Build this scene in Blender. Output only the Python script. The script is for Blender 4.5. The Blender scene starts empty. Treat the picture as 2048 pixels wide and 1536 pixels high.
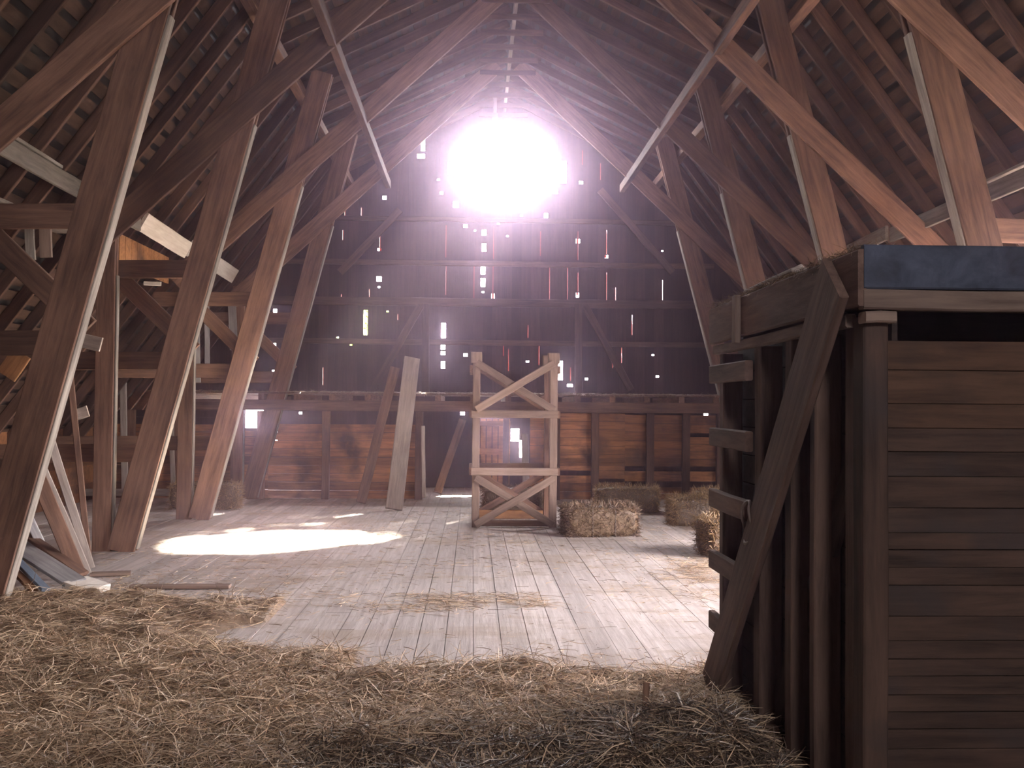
import bpy, math, random
import numpy as np
from mathutils import Vector, Matrix
random.seed(7)
rng = np.random.default_rng(11)
sc = bpy.context.scene
C = sc.collection

# ------------------------------------------------------------------ camera, world, sun, exposure
F = 1950.0
EYE = Vector((0, 0, 1.6))
yc = Vector((-79, -45, -F)).normalized()          # the barn's long axis seen in camera space
zc = Vector((math.sin(math.radians(0.5)), math.cos(math.radians(0.5)), 0))
zc = (zc - yc * zc.dot(yc)).normalized()
xc = yc.cross(zc)
R3 = Matrix((xc, yc, zc))                         # camera -> world
cam_d = bpy.data.cameras.new('camera')
cam_d.sensor_width = 36
cam_d.lens = 36 * F / 2048
cam_d.clip_start = 0.05
cam = bpy.data.objects.new('camera', cam_d)
C.objects.link(cam)
cam.matrix_world = Matrix.Translation(EYE) @ R3.to_4x4()
sc.camera = cam

world = bpy.data.worlds.new('sky')
sc.world = world
world.use_nodes = True
nt = world.node_tree
bg = nt.nodes['Background']
bg.inputs[0].default_value = (1.0, 0.93, 0.97, 1)
bg.inputs[1].default_value = 26.0

SUN = Vector((-2.94, -7.6, -6.37)).normalized()
sd = bpy.data.lights.new('sun', 'SUN')
sd.energy = 55
sd.color = (1.0, 0.9, 0.78)
sd.angle = math.radians(2.0)
so = bpy.data.objects.new('sun', sd)
so.rotation_euler = SUN.to_track_quat('-Z', 'Y').to_euler()
so.location = (6, 30, 16)
C.objects.link(so)

sc.view_settings.view_transform = 'Standard'
sc.view_settings.look = 'None'
sc.view_settings.gamma = 1
sc.view_settings.use_curve_mapping = False
sc.view_settings.exposure = 1.5
sc.cycles.max_bounces = 10
sc.cycles.diffuse_bounces = 6
sc.cycles.volume_bounces = 1
sc.cycles.use_denoising = True
sc.cycles.sample_clamp_indirect = 12

CX = 0.56                                          # barn centre line
YB = 19.3                                          # back gable
YF = -5.0                                          # front gable, behind the camera
D4 = 16.8                                          # low partition under the hay deck


def at(px, py, Y):
    d = R3 @ Vector((px - 1024, -(py - 768), -F))
    return EYE + d * (Y / d.y)


def portal(name, loc, rot, sx, sy):
    l = bpy.data.lights.new(name, 'AREA')
    l.shape = 'RECTANGLE'; l.size = sx; l.size_y = sy
    l.cycles.is_portal = True
    o = bpy.data.objects.new(name, l)
    o.location = loc; o.rotation_euler = rot
    C.objects.link(o)


portal('daylight_portal_back', (0.64, YB + 0.1, 6.33), (-math.pi / 2, 0, 0), 2.4, 1.9)
portal('daylight_portal_front', (0.56, YF - 0.1, 5.4), (math.pi / 2, 0, 0), 1.5, 1.5)

SIDE_Y0, SIDE_Y1, SIDE_Z = 6.5, 9.3, 3.0               # open hatch low in the right side of the roof, out of the picture
d_ = bpy.data.lights.new('daylight_portal_side', 'AREA'); d_.shape = 'RECTANGLE'; d_.size = 3.4; d_.size_y = 3.2; d_.cycles.is_portal = True
o_ = bpy.data.objects.new('daylight_portal_side', d_); o_.location = (CX + 6.5, (SIDE_Y0 + SIDE_Y1) / 2, 1.7)
o_.rotation_euler = Vector((-0.81, 0, -0.59)).to_track_quat('-Z', 'Y').to_euler()
C.objects.link(o_)

# ------------------------------------------------------------------ materials


def new_mat(name):
    m = bpy.data.materials.new(name)
    m.use_nodes = True
    n = m.node_tree.nodes
    return m, n, m.node_tree.links, n['Principled BSDF']


def wood(name, dark, light, scale=(1.2, 14, 14), rough=0.85, vary=0.35, bump=0.35, stain=None, planks=None):
    m, n, l, b = new_mat(name)
    tc = n.new('ShaderNodeTexCoord')
    oi = n.new('ShaderNodeObjectInfo')
    mp = n.new('ShaderNodeMapping'); mp.inputs['Scale'].default_value = scale
    add = n.new('ShaderNodeVectorMath'); add.operation = 'ADD'
    mul = n.new('ShaderNodeMath'); mul.operation = 'MULTIPLY'; mul.inputs[1].default_value = 37.0
    l.new(oi.outputs['Random'], mul.inputs[0])
    l.new(tc.outputs['Object'], add.inputs[0]); l.new(mul.outputs[0], add.inputs[1])
    l.new(add.outputs[0], mp.inputs['Vector'])
    n1 = n.new('ShaderNodeTexNoise'); n1.inputs['Scale'].default_value = 1.6; n1.inputs['Detail'].default_value = 9
    n1.inputs['Roughness'].default_value = 0.68; n1.inputs['Distortion'].default_value = 0.4
    l.new(mp.outputs[0], n1.inputs['Vector'])
    n2 = n.new('ShaderNodeTexNoise'); n2.inputs['Scale'].default_value = 1.1; n2.inputs['Detail'].default_value = 4
    l.new(add.outputs[0], n2.inputs['Vector'])
    r = n.new('ShaderNodeValToRGB')
    r.color_ramp.elements[0].position = 0.36; r.color_ramp.elements[0].color = (*dark, 1)
    r.color_ramp.elements[1].position = 0.64; r.color_ramp.elements[1].color = (*light, 1)
    mix = n.new('ShaderNodeMath'); mix.operation = 'MULTIPLY_ADD'; mix.inputs[1].default_value = 0.6
    m2 = n.new('ShaderNodeMath'); m2.operation = 'MULTIPLY'; m2.inputs[1].default_value = 0.4
    l.new(n2.outputs[0], m2.inputs[0]); l.new(n1.outputs[0], mix.inputs[0]); l.new(m2.outputs[0], mix.inputs[2])
    l.new(mix.outputs[0], r.inputs[0])
    hs = n.new('ShaderNodeHueSaturation')
    mr = n.new('ShaderNodeMapRange'); mr.inputs[3].default_value = 1 - vary; mr.inputs[4].default_value = 1 + vary
    l.new(oi.outputs['Random'], mr.inputs[0]); l.new(mr.outputs[0], hs.inputs['Value'])
    l.new(r.outputs[0], hs.inputs['Color'])
    col = hs.outputs[0]
    if planks:                                      # seams between boards: axis, pitch in metres
        ax, pitch = planks
        sep = n.new('ShaderNodeSeparateXYZ'); l.new(tc.outputs['Object'], sep.inputs[0])
        d = n.new('ShaderNodeMath'); d.operation = 'DIVIDE'; d.inputs[1].default_value = pitch
        l.new(sep.outputs[ax], d.inputs[0])
        fl = n.new('ShaderNodeMath'); fl.operation = 'FLOOR'; l.new(d.outputs[0], fl.inputs[0])
        wn = n.new('ShaderNodeTexWhiteNoise'); wn.noise_dimensions = '1D'; l.new(fl.outputs[0], wn.inputs['W'])
        mr2 = n.new('ShaderNodeMapRange'); mr2.inputs[3].default_value = 0.6; mr2.inputs[4].default_value = 1.3
        l.new(wn.outputs['Value'], mr2.inputs[0])
        h2 = n.new('ShaderNodeHueSaturation'); l.new(col, h2.inputs['Color']); l.new(mr2.outputs[0], h2.inputs['Value'])
        col = h2.outputs[0]
    if stain:
        n3 = n.new('ShaderNodeTexNoise'); n3.inputs['Scale'].default_value = 2.3; n3.inputs['Detail'].default_value = 6
        l.new(add.outputs[0], n3.inputs['Vector'])
        rr = n.new('ShaderNodeValToRGB'); rr.color_ramp.elements[0].position = 0.5; rr.color_ramp.elements[1].position = 0.7
        l.new(n3.outputs[0], rr.inputs[0])
        mx = n.new('ShaderNodeMixRGB'); mx.inputs[2].default_value = (*stain, 1)
        l.new(rr.outputs[0], mx.inputs[0]); l.new(col, mx.inputs[1])
        col = mx.outputs[0]
    l.new(col, b.inputs['Base Color'])
    b.inputs['Roughness'].default_value = rough
    b.inputs['Specular IOR Level'].default_value = 0.25
    bp = n.new('ShaderNodeBump'); bp.inputs['Strength'].default_value = bump; bp.inputs['Distance'].default_value = 0.01
    l.new(n1.outputs[0], bp.inputs['Height']); l.new(bp.outputs[0], b.inputs['Normal'])
    return m


M = {}
M['timber'] = wood('timber', (0.07, 0.037, 0.026), (0.26, 0.145, 0.098))
M['timber_pale'] = wood('timber_pale', (0.2, 0.16, 0.14), (0.46, 0.39, 0.34))
M['timber_edge'] = wood('timber_edge', (0.12, 0.1, 0.085), (0.34, 0.3, 0.255))
M['timber_pale_sunlit'] = wood('timber_pale_sunlit', (0.6, 0.52, 0.45), (0.88, 0.82, 0.75), vary=0.05)  # pale wood, also used to paint sunlight onto boards
M['timber_worn'] = wood('timber_worn', (0.13, 0.085, 0.065), (0.33, 0.23, 0.18), vary=0.15)
M['timber_orange'] = wood('timber_orange', (0.2, 0.085, 0.035), (0.46, 0.23, 0.1), stain=(0.12, 0.06, 0.035))
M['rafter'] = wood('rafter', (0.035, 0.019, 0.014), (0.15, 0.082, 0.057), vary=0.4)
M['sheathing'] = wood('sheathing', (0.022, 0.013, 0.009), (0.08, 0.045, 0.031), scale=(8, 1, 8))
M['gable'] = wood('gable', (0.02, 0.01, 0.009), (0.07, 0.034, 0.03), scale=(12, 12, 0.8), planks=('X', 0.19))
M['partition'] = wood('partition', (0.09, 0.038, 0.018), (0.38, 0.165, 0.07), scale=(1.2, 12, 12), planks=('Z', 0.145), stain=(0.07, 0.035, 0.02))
M['bin'] = wood('bin', (0.028, 0.018, 0.014), (0.1, 0.06, 0.044), stain=(0.045, 0.036, 0.034), vary=0.12)
M['bin_dark'] = wood('bin_dark', (0.012, 0.009, 0.008), (0.05, 0.034, 0.028), vary=0.1)
M['bin_frame'] = wood('bin_frame', (0.045, 0.028, 0.022), (0.17, 0.105, 0.08), vary=0.15)
M['bin_rail'] = wood('bin_rail', (0.08, 0.055, 0.045), (0.25, 0.18, 0.14), vary=0.1)
M['paint_blue'] = wood('blue_paint', (0.02, 0.025, 0.038), (0.085, 0.1, 0.14), scale=(6, 6, 6), vary=0.0, stain=(0.03, 0.032, 0.038))
M['gray_board'] = wood('gray_board', (0.2, 0.19, 0.2), (0.5, 0.47, 0.46))
M['blue_board'] = wood('blue_board', (0.08, 0.105, 0.14), (0.19, 0.23, 0.29))
M['sunlit_red_edge'] = wood('sunlit_red_edge', (0.16, 0.02, 0.015), (0.3, 0.05, 0.035), vary=0.1)


def floor_mat():
    m, n, l, b = new_mat('floor_boards')
    tc = n.new('ShaderNodeTexCoord')
    sep = n.new('ShaderNodeSeparateXYZ'); l.new(tc.outputs['Object'], sep.inputs[0])
    d = n.new('ShaderNodeMath'); d.operation = 'DIVIDE'; d.inputs[1].default_value = 0.19
    l.new(sep.outputs[0], d.inputs[0])
    fl = n.new('ShaderNodeMath'); fl.operation = 'FLOOR'; l.new(d.outputs[0], fl.inputs[0])
    wn = n.new('ShaderNodeTexWhiteNoise'); wn.noise_dimensions = '1D'; l.new(fl.outputs[0], wn.inputs['W'])
    mp = n.new('ShaderNodeMapping'); mp.inputs['Scale'].default_value = (16, 0.9, 1); l.new(tc.outputs['Object'], mp.inputs[0])
    g = n.new('ShaderNodeTexNoise'); g.inputs['Scale'].default_value = 1.5; g.inputs['Detail'].default_value = 8; g.inputs['Roughness'].default_value = 0.65
    l.new(mp.outputs[0], g.inputs['Vector'])
    r = n.new('ShaderNodeValToRGB')
    r.color_ramp.elements[0].position = 0.25; r.color_ramp.elements[0].color = (0.4, 0.33, 0.3, 1)
    r.color_ramp.elements[1].position = 0.7; r.color_ramp.elements[1].color = (0.72, 0.64, 0.61, 1)
    l.new(g.outputs[0], r.inputs[0])
    mr = n.new('ShaderNodeMapRange'); mr.inputs[3].default_value = 0.82; mr.inputs[4].default_value = 1.12
    l.new(wn.outputs['Value'], mr.inputs[0])
    hs = n.new('ShaderNodeHueSaturation'); l.new(r.outputs[0], hs.inputs['Color']); l.new(mr.outputs[0], hs.inputs['Value'])
    # chaff and dust lying in drifts
    n2 = n.new('ShaderNodeTexNoise'); n2.inputs['Scale'].default_value = 0.9; n2.inputs['Detail'].default_value = 10; n2.inputs['Roughness'].default_value = 0.7
    mp2 = n.new('ShaderNodeMapping'); mp2.inputs['Scale'].default_value = (0.8, 1.5, 1); l.new(tc.outputs['Object'], mp2.inputs[0])
    l.new(mp2.outputs[0], n2.inputs['Vector'])
    rr = n.new('ShaderNodeValToRGB'); rr.color_ramp.elements[0].position = 0.5; rr.color_ramp.elements[1].position = 0.62
    l.new(n2.outputs[0], rr.inputs[0])
    mx = n.new('ShaderNodeMixRGB'); mx.inputs[2].default_value = (0.4, 0.3, 0.22, 1)
    mm = n.new('ShaderNodeMath'); mm.operation = 'MULTIPLY'; mm.inputs[1].default_value = 0.7
    l.new(rr.outputs[0], mm.inputs[0]); l.new(mm.outputs[0], mx.inputs[0]); l.new(hs.outputs[0], mx.inputs[1])
    l.new(mx.outputs[0], b.inputs['Base Color'])
    b.inputs['Roughness'].default_value = 0.75
    bp = n.new('ShaderNodeBump'); bp.inputs['Strength'].default_value = 0.4; bp.inputs['Distance'].default_value = 0.01
    l.new(g.outputs[0], bp.inputs['Height']); l.new(bp.outputs[0], b.inputs['Normal'])
    return m


def straw_mat(name, a, c, scale=60):
    m, n, l, b = new_mat(name)
    g = n.new('ShaderNodeNewGeometry')
    tc = n.new('ShaderNodeTexCoord')
    ns = n.new('ShaderNodeTexNoise'); ns.inputs['Scale'].default_value = scale; ns.inputs['Detail'].default_value = 5
    l.new(tc.outputs['Object'], ns.inputs['Vector'])
    mx = n.new('ShaderNodeMath'); mx.operation = 'MULTIPLY_ADD'; mx.inputs[1].default_value = 0.7
    m2 = n.new('ShaderNodeMath'); m2.operation = 'MULTIPLY'; m2.inputs[1].default_value = 0.6
    l.new(ns.outputs[0], m2.inputs[0])
    l.new(g.outputs['Random Per Island'], mx.inputs[0]); l.new(m2.outputs[0], mx.inputs[2])
    r = n.new('ShaderNodeValToRGB')
    r.color_ramp.elements[0].position = 0.15; r.color_ramp.elements[0].color = (*a, 1)
    r.color_ramp.elements[1].position = 0.95; r.color_ramp.elements[1].color = (*c, 1)
    l.new(mx.outputs[0], r.inputs[0]); l.new(r.outputs[0], b.inputs['Base Color'])
    b.inputs['Roughness'].default_value = 0.5
    return m


M['floor'] = floor_mat()
M['straw'] = straw_mat('straw', (0.08, 0.046, 0.026), (0.82, 0.6, 0.4))
M['straw_base'] = straw_mat('straw_base', (0.05, 0.03, 0.018), (0.42, 0.28, 0.18), 45)
M['hay_core'] = straw_mat('hay_core', (0.02, 0.012, 0.006), (0.2, 0.12, 0.06), 70)
M['bin_warm'] = wood('bin_warm', (0.036, 0.02, 0.014), (0.135, 0.074, 0.046), stain=(0.045, 0.03, 0.022), vary=0.1)
M['leaning'] = wood('leaning', (0.27, 0.22, 0.19), (0.58, 0.49, 0.43), vary=0.05)
M['straw_shade'] = straw_mat('straw_shade', (0.025, 0.016, 0.012), (0.2, 0.135, 0.1))
M['hay'] = straw_mat('hay', (0.05, 0.028, 0.012), (0.4, 0.25, 0.115))
M['hay_dull'] = straw_mat('hay_dull', (0.04, 0.024, 0.016), (0.27, 0.17, 0.105))


def plain(name, col, rough=0.7, metal=0):
    m, n, l, b = new_mat(name)
    ns = n.new('ShaderNodeTexNoise'); ns.inputs['Scale'].default_value = 9; ns.inputs['Detail'].default_value = 5
    r = n.new('ShaderNodeValToRGB')
    r.color_ramp.elements[0].color = (*[c * 0.6 for c in col], 1); r.color_ramp.elements[1].color = (*[min(1, c * 1.3) for c in col], 1)
    l.new(ns.outputs[0], r.inputs[0]); l.new(r.outputs[0], b.inputs['Base Color'])
    b.inputs['Roughness'].default_value = rough; b.inputs['Metallic'].default_value = metal
    return m


M['grass'] = plain('grass', (0.055, 0.05, 0.03))
M['leaf'] = plain('leaf', (0.25, 0.4, 0.03))
M['rope'] = plain('rope', (0.14, 0.1, 0.08))
M['iron'] = plain('iron', (0.2, 0.17, 0.15), 0.6, 0.5)
M['roofing'] = plain('roofing', (0.006, 0.005, 0.005))

# ------------------------------------------------------------------ helpers


def mesh_obj(name, verts, faces, mat, parent=None, mw=None, smooth=False):
    me = bpy.data.meshes.new(name)
    me.from_pydata([tuple(v) for v in verts], [], [tuple(f) for f in faces])
    if smooth:
        me.polygons.foreach_set('use_smooth', [True] * len(me.polygons))
    me.materials.append(M[mat] if isinstance(mat, str) else mat)
    o = bpy.data.objects.new(name, me)
    C.objects.link(o)
    mw = mw or Matrix.Identity(4)
    if parent:
        o.parent = parent
        p = parent; base = Matrix.Identity(4); chain = []
        while p:
            chain.append(p.matrix_basis.copy()); p = p.parent
        for b_ in reversed(chain): base = base @ b_
        o.matrix_basis = base.inverted() @ mw
    else:
        o.matrix_basis = mw
    return o


def thing(name, label, cat, loc=(0, 0, 0), group=None):
    o = bpy.data.objects.new(name, None)
    o.empty_display_size = 0.2
    C.objects.link(o)
    o.location = loc
    o['label'] = label; o['category'] = cat
    if group: o['group'] = group
    return o


def tag(o, label, cat, group=None, kind=None):
    if label: o['label'] = label
    if cat: o['category'] = cat
    if group: o['group'] = group
    if kind: o['kind'] = kind
    return o


def struct(o, label=None):
    o['kind'] = 'structure'
    if label: o['label'] = label
    return o


def frame(p0, p1, nrm):
    p0 = Vector(p0); p1 = Vector(p1)
    x = (p1 - p0).normalized()
    z = Vector(nrm); z = (z - x * z.dot(x)).normalized()
    y = z.cross(x)
    m = Matrix((x, y, z)).transposed().to_4x4()
    return Matrix.Translation((p0 + p1) / 2) @ m, (p1 - p0).length


def box_into(V, Fc, L, w, t, oy=0, oz=0, ch=0.006, jit=0.003, x0=None, x1=None):
    """a sawn board along local X with eased edges and a slight bow"""
    x0 = -L / 2 if x0 is None else x0
    x1 = L / 2 if x1 is None else x1
    n = max(2, min(10, int((x1 - x0) / 0.5) + 1))
    ch = min(ch, t * 0.25, w * 0.25)
    hw, ht = w / 2, t / 2
    sec = [(-hw + ch, -ht), (hw - ch, -ht), (hw, -ht + ch), (hw, ht - ch), (hw - ch, ht), (-hw + ch, ht), (-hw, ht - ch), (-hw, -ht + ch)]
    b = len(V)
    for i in range(n + 1):
        x = x0 + (x1 - x0) * i / n
        j1 = random.uniform(-jit, jit); j2 = random.uniform(-jit, jit) * 0.5
        for (y, z) in sec:
            V.append((x, y + oy + j1, z + oz + j2))
    for i in range(n):
        for k in range(8):
            a = b + i * 8 + k; c = b + i * 8 + (k + 1) % 8
            Fc.append((a, c, c + 8, a + 8))
    Fc.append(tuple(b + k for k in reversed(range(8))))
    Fc.append(tuple(b + n * 8 + k for k in range(8)))


def board(name, p0, p1, w, t, nrm, mat, parent=None, jit=0.003, plies=None, ch=0.006):
    """w lies across nrm, t along nrm"""
    mw, L = frame(p0, p1, nrm)
    V, Fc = [], []
    if plies:
        for (oz, pt, pw) in plies:
            box_into(V, Fc, L, pw, pt, 0, oz, jit=jit)
    else:
        box_into(V, Fc, L, w, t, jit=jit, ch=ch)
    return mesh_obj(name, V, Fc, mat, parent, mw)


def abox(V, Fc, a, b):
    """axis aligned box, absolute corners"""
    x0, y0, z0 = a; x1, y1, z1 = b
    s = len(V)
    V += [(x0, y0, z0), (x1, y0, z0), (x1, y1, z0), (x0, y1, z0), (x0, y0, z1), (x1, y0, z1), (x1, y1, z1), (x0, y1, z1)]
    Fc += [(s, s + 3, s + 2, s + 1), (s + 4, s + 5, s + 6, s + 7), (s, s + 1, s + 5, s + 4), (s + 1, s + 2, s + 6, s + 5), (s + 2, s + 3, s + 7, s + 6), (s + 3, s, s + 4, s + 7)]


def prism(V, Fc, x0, x1, y0, y1, zl0, zl1, zh0, zh1):
    s = len(V)
    V += [(x0, y0, zl0), (x1, y0, zl1), (x1, y1, zl1), (x0, y1, zl0), (x0, y0, zh0), (x1, y0, zh1), (x1, y1, zh1), (x0, y1, zh0)]
    Fc += [(s, s + 3, s + 2, s + 1), (s + 4, s + 5, s + 6, s + 7), (s, s + 1, s + 5, s + 4), (s + 1, s + 2, s + 6, s + 5), (s + 2, s + 3, s + 7, s + 6), (s + 3, s, s + 4, s + 7)]


RIDGE = 7.65
RK = (3.05, 6.15)                                    # roof knuckle
SL = 1.35


def roof_z(h):
    h = abs(h)
    return RIDGE - 0.49 * h if h < RK[0] else RK[1] - SL * (h - RK[0])


EAVE_H = 6.9
EAVE_Z = roof_z(EAVE_H)

# ------------------------------------------------------------------ floor
V, Fc = [], []
x = CX - EAVE_H - 0.1
bi = 0
while x < CX + EAVE_H:
    y = YF
    off = random.uniform(0, 3.5)
    first = True
    while y < YB:
        ln = off + 1.2 if first else random.choice([3.6, 4.2, 4.8])
        first = False
        y1 = min(YB, y + ln)
        dz = random.uniform(-0.002, 0.002)
        g = random.uniform(0.002, 0.008)
        abox(V, Fc, (x + g / 2, y + 0.003, -0.03), (x + 0.19 - g / 2, y1 - 0.003, dz))
        y = y1
    x += 0.19
abox(V, Fc, (CX - 7.0, YF, -0.2), (CX + 7.0, YB, -0.031))
struct(mesh_obj('floor', V, Fc, 'floor'), 'dusty pale plank floor of the hay loft')
V, Fc = [], []
abox(V, Fc, (-60, -40, -2.3), (60, 90, -2.2))
struct(mesh_obj('ground', V, Fc, 'grass'), 'grassy ground outside the barn')

# ------------------------------------------------------------------ gable walls with their holes


def gable(name, yy, th, holes, mat, outline_extra=0.2):
    """holes: list of (x0, x1, f) with f(x) -> (zlo, zhi)"""
    cuts = {CX - EAVE_H, CX + EAVE_H, CX, CX - RK[0], CX + RK[0]}
    for (x0, x1, f, k) in holes:
        for i in range(k + 1): cuts.add(round(x0 + (x1 - x0) * i / k, 5))
    cuts = sorted(c for c in cuts if CX - EAVE_H <= c <= CX + EAVE_H)
    V, Fc = [], []
    for a, b in zip(cuts[:-1], cuts[1:]):
        if b - a < 1e-4: continue
        mid = (a + b) / 2
        ex = 0.25 if abs(mid - CX) < RK[0] else 0.38
        ta = roof_z(a - CX) + ex; tb = roof_z(b - CX) + ex
        segs = []
        for (x0, x1, f, k) in holes:
            if x0 - 1e-5 <= a and b <= x1 + 1e-5:
                fa, fb = f(a + 1e-4), f(b - 1e-4)
                segs.append((fa[0], fb[0], fa[1], fb[1]))
        segs.sort()
        la = lb = -0.25
        for s in segs:
            if s[0] > la + 1e-4:
                prism(V, Fc, a, b, yy, yy + th, la, lb, s[0], s[1])
            la = max(la, s[2]); lb = max(lb, s[3])
        prism(V, Fc, a, b, yy, yy + th, la, lb, ta, tb)
    return struct(mesh_obj(name, V, Fc, mat))


def hay_door(cx, cz, a, b):
    def f(x):
        t = min(1, abs(x - cx) / a)
        hh = b if t < 0.5 else b * (1 - 0.62 * (t - 0.5) / 0.5)
        return cz - hh, cz + hh
    return (cx - a, cx + a, f, 8)


def rect(x0, x1, z0, z1):
    return (x0, x1, lambda x: (z0, z1), 1)


def pxrect(px, py, w, h, Y=YB):
    a = at(px - w / 2, py + h / 2, Y); b = at(px + w / 2, py - h / 2, Y)
    return rect(a.x, b.x, a.z, b.z)


DC = at(1010, 330, YB)
DA, DB = 0.95, 0.72
spots = [(846, 290, 8, 24), (842, 312, 15, 9), (769, 395, 8, 7), (877, 359, 5, 4), (883, 386, 6, 6), (912, 409, 11, 12), (931, 452, 8, 6),
         (968, 465, 9, 11), (968, 495, 9, 16), (1092, 431, 8, 9), (1111, 383, 9, 9), (1162, 365, 8, 6), (1218, 312, 9, 8), (1156, 482, 8, 8),
         (1213, 513, 7, 6), (759, 499, 8, 5), (778, 521, 6, 4), (997, 447, 5, 4), (1043, 431, 5, 4), (1015, 472, 4, 3), (950, 461, 4, 3),
         (800, 441, 5, 3), (1325, 502, 4, 3), (901, 337, 11, 25), (1127, 344, 12, 45),
         (966, 541, 9, 15), (966, 565, 9, 17), (966, 584, 5, 3), (986, 592, 6, 9), (909, 600, 10, 7), (758, 558, 10, 10), (758, 574, 5, 3),
         (910, 530, 6, 4), (930, 530, 8, 5), (731, 645, 9, 50), (887, 661, 9, 30), (886, 693, 9, 11), (886, 706, 9, 7), (886, 730, 8, 14),
         (931, 710, 8, 6), (1055, 723, 6, 3), (1121, 741, 9, 38), (1140, 771, 11, 5), (1173, 758, 6, 4), (1315, 753, 6, 4), (1306, 710, 5, 3),
         (1155, 590, 6, 9), (675, 675, 5, 3), (702, 690, 5, 3), (775, 623, 5, 3), (550, 625, 8, 14), (548, 699, 8, 26), (548, 746, 8, 12),
         (925, 827, 9, 6), (1412, 829, 9, 8), (601, 826, 6, 4), (1030, 870, 17, 25), (1045, 898, 13, 34), (988, 818, 56, 26)]
slits = [(760, 468, 497), (739, 578, 600), (892, 450, 515), (892, 528, 590), (987, 450, 518), (986, 530, 601), (1081, 462, 512), (1099, 530, 605),
         (1135, 532, 605), (1156, 462, 520), (1156, 545, 583), (1213, 460, 508), (1213, 545, 605), (1231, 575, 605), (1264, 630, 670),
         (1056, 650, 676), (1078, 690, 730), (1017, 698, 742), (796, 628, 640), (1225, 712, 736), (1243, 695, 726), (1201, 326, 360),
         (686, 460, 480), (683, 588, 598), (646, 735, 770), (1007, 690, 712), (853, 655, 690), (948, 532, 596), (1165, 300, 330), (723, 415, 440),
         (1141, 735, 762), (690, 420, 436), (1325, 560, 600)]
holes = [hay_door(DC.x, DC.z, DA, DB)]
holes += [pxrect(*s) for s in spots]
holes += [pxrect(a, (b + c) / 2, 1.9, c - b) for a, b, c in slits]
WX0, WZ0 = at(489, 856, D4).x, at(489, 856, D4).z
WX1, WZ1 = at(537, 815, D4).x, at(537, 815, D4).z
wa = at(470, 880, YB); wb = at(556, 800, YB)
holes.append(rect(wa.x, wb.x, wa.z, wb.z))
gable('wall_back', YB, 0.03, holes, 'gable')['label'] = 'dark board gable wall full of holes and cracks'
gable('wall_front', YF, 0.03, [rect(CX - 0.7, CX + 0.7, 4.7, 6.1)], 'gable')

# red battens added outside the cracks, standing in for sunlit red board edges
for i, (a, b, c) in enumerate(slits):
    p = at(a, b - 6, YB); q = at(a, c + 6, YB)
    o = board('added_batten', (p.x, YB + 0.12, p.z), (q.x, YB + 0.12, q.z), 0.045, 0.02, (0, 1, 0), 'sunlit_red_edge')
    tag(o, 'red strip added outside a gable crack in place of sunlit red board edges', 'added_batten', 'red battens added outside the gable')

# hay door trim
V, Fc = [], []
n = 8
pts = []
for i in range(n + 1):
    x = DC.x - DA + 2 * DA * i / n
    t = abs(x - DC.x) / DA
    hh = DB if t < 0.5 else DB * (1 - 0.62 * (t - 0.5) / 0.5)
    pts.append((x, hh))
loop = [(DC.x - DA, -pts[0][1]), (DC.x - DA / 2, -DB), (DC.x + DA / 2, -DB), (DC.x + DA, -pts[0][1]), (DC.x + DA, pts[0][1]), (DC.x + DA / 2, DB), (DC.x - DA / 2, DB), (DC.x - DA, pts[0][1])]
for i in range(8):
    a = loop[i]; b = loop[(i + 1) % 8]
    sa = len(V)
    for (x, z) in (a, b):
        ox = x + (x - DC.x) * 0.08; oz = z * 1.1
        V += [(x, YB - 0.03, DC.z + z), (ox, YB - 0.03, DC.z + oz), (x, YB, DC.z + z), (ox, YB, DC.z + oz)]
    Fc += [(sa, sa + 1, sa + 5, sa + 4), (sa + 1, sa + 3, sa + 7, sa + 5), (sa + 2, sa, sa + 4, sa + 6), (sa + 3, sa + 2, sa + 6, sa + 7)]
struct(mesh_obj('trim_1', V, Fc, 'timber'), 'board trim around the glaring hay door opening')

# side walls
for s, nm in ((-1, 'wall_left'), (1, 'wall_right')):
    V, Fc = [], []
    xw = CX + s * EAVE_H
    for (ya, yb) in (((YF, YB),) if s < 0 else ((YF, SIDE_Y0), (SIDE_Y1, YB))):
        abox(V, Fc, (min(xw, xw + s * 0.04), ya, -0.2), (max(xw, xw + s * 0.04), yb, EAVE_Z + 0.3))
    struct(mesh_obj(nm, V, Fc, 'partition'))

# ------------------------------------------------------------------ roof skin and sheathing (with the gaps the sun finds)
roof_gaps = []                                        # (side, s0, s1, y0, y1) along slope from knuckle


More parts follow.
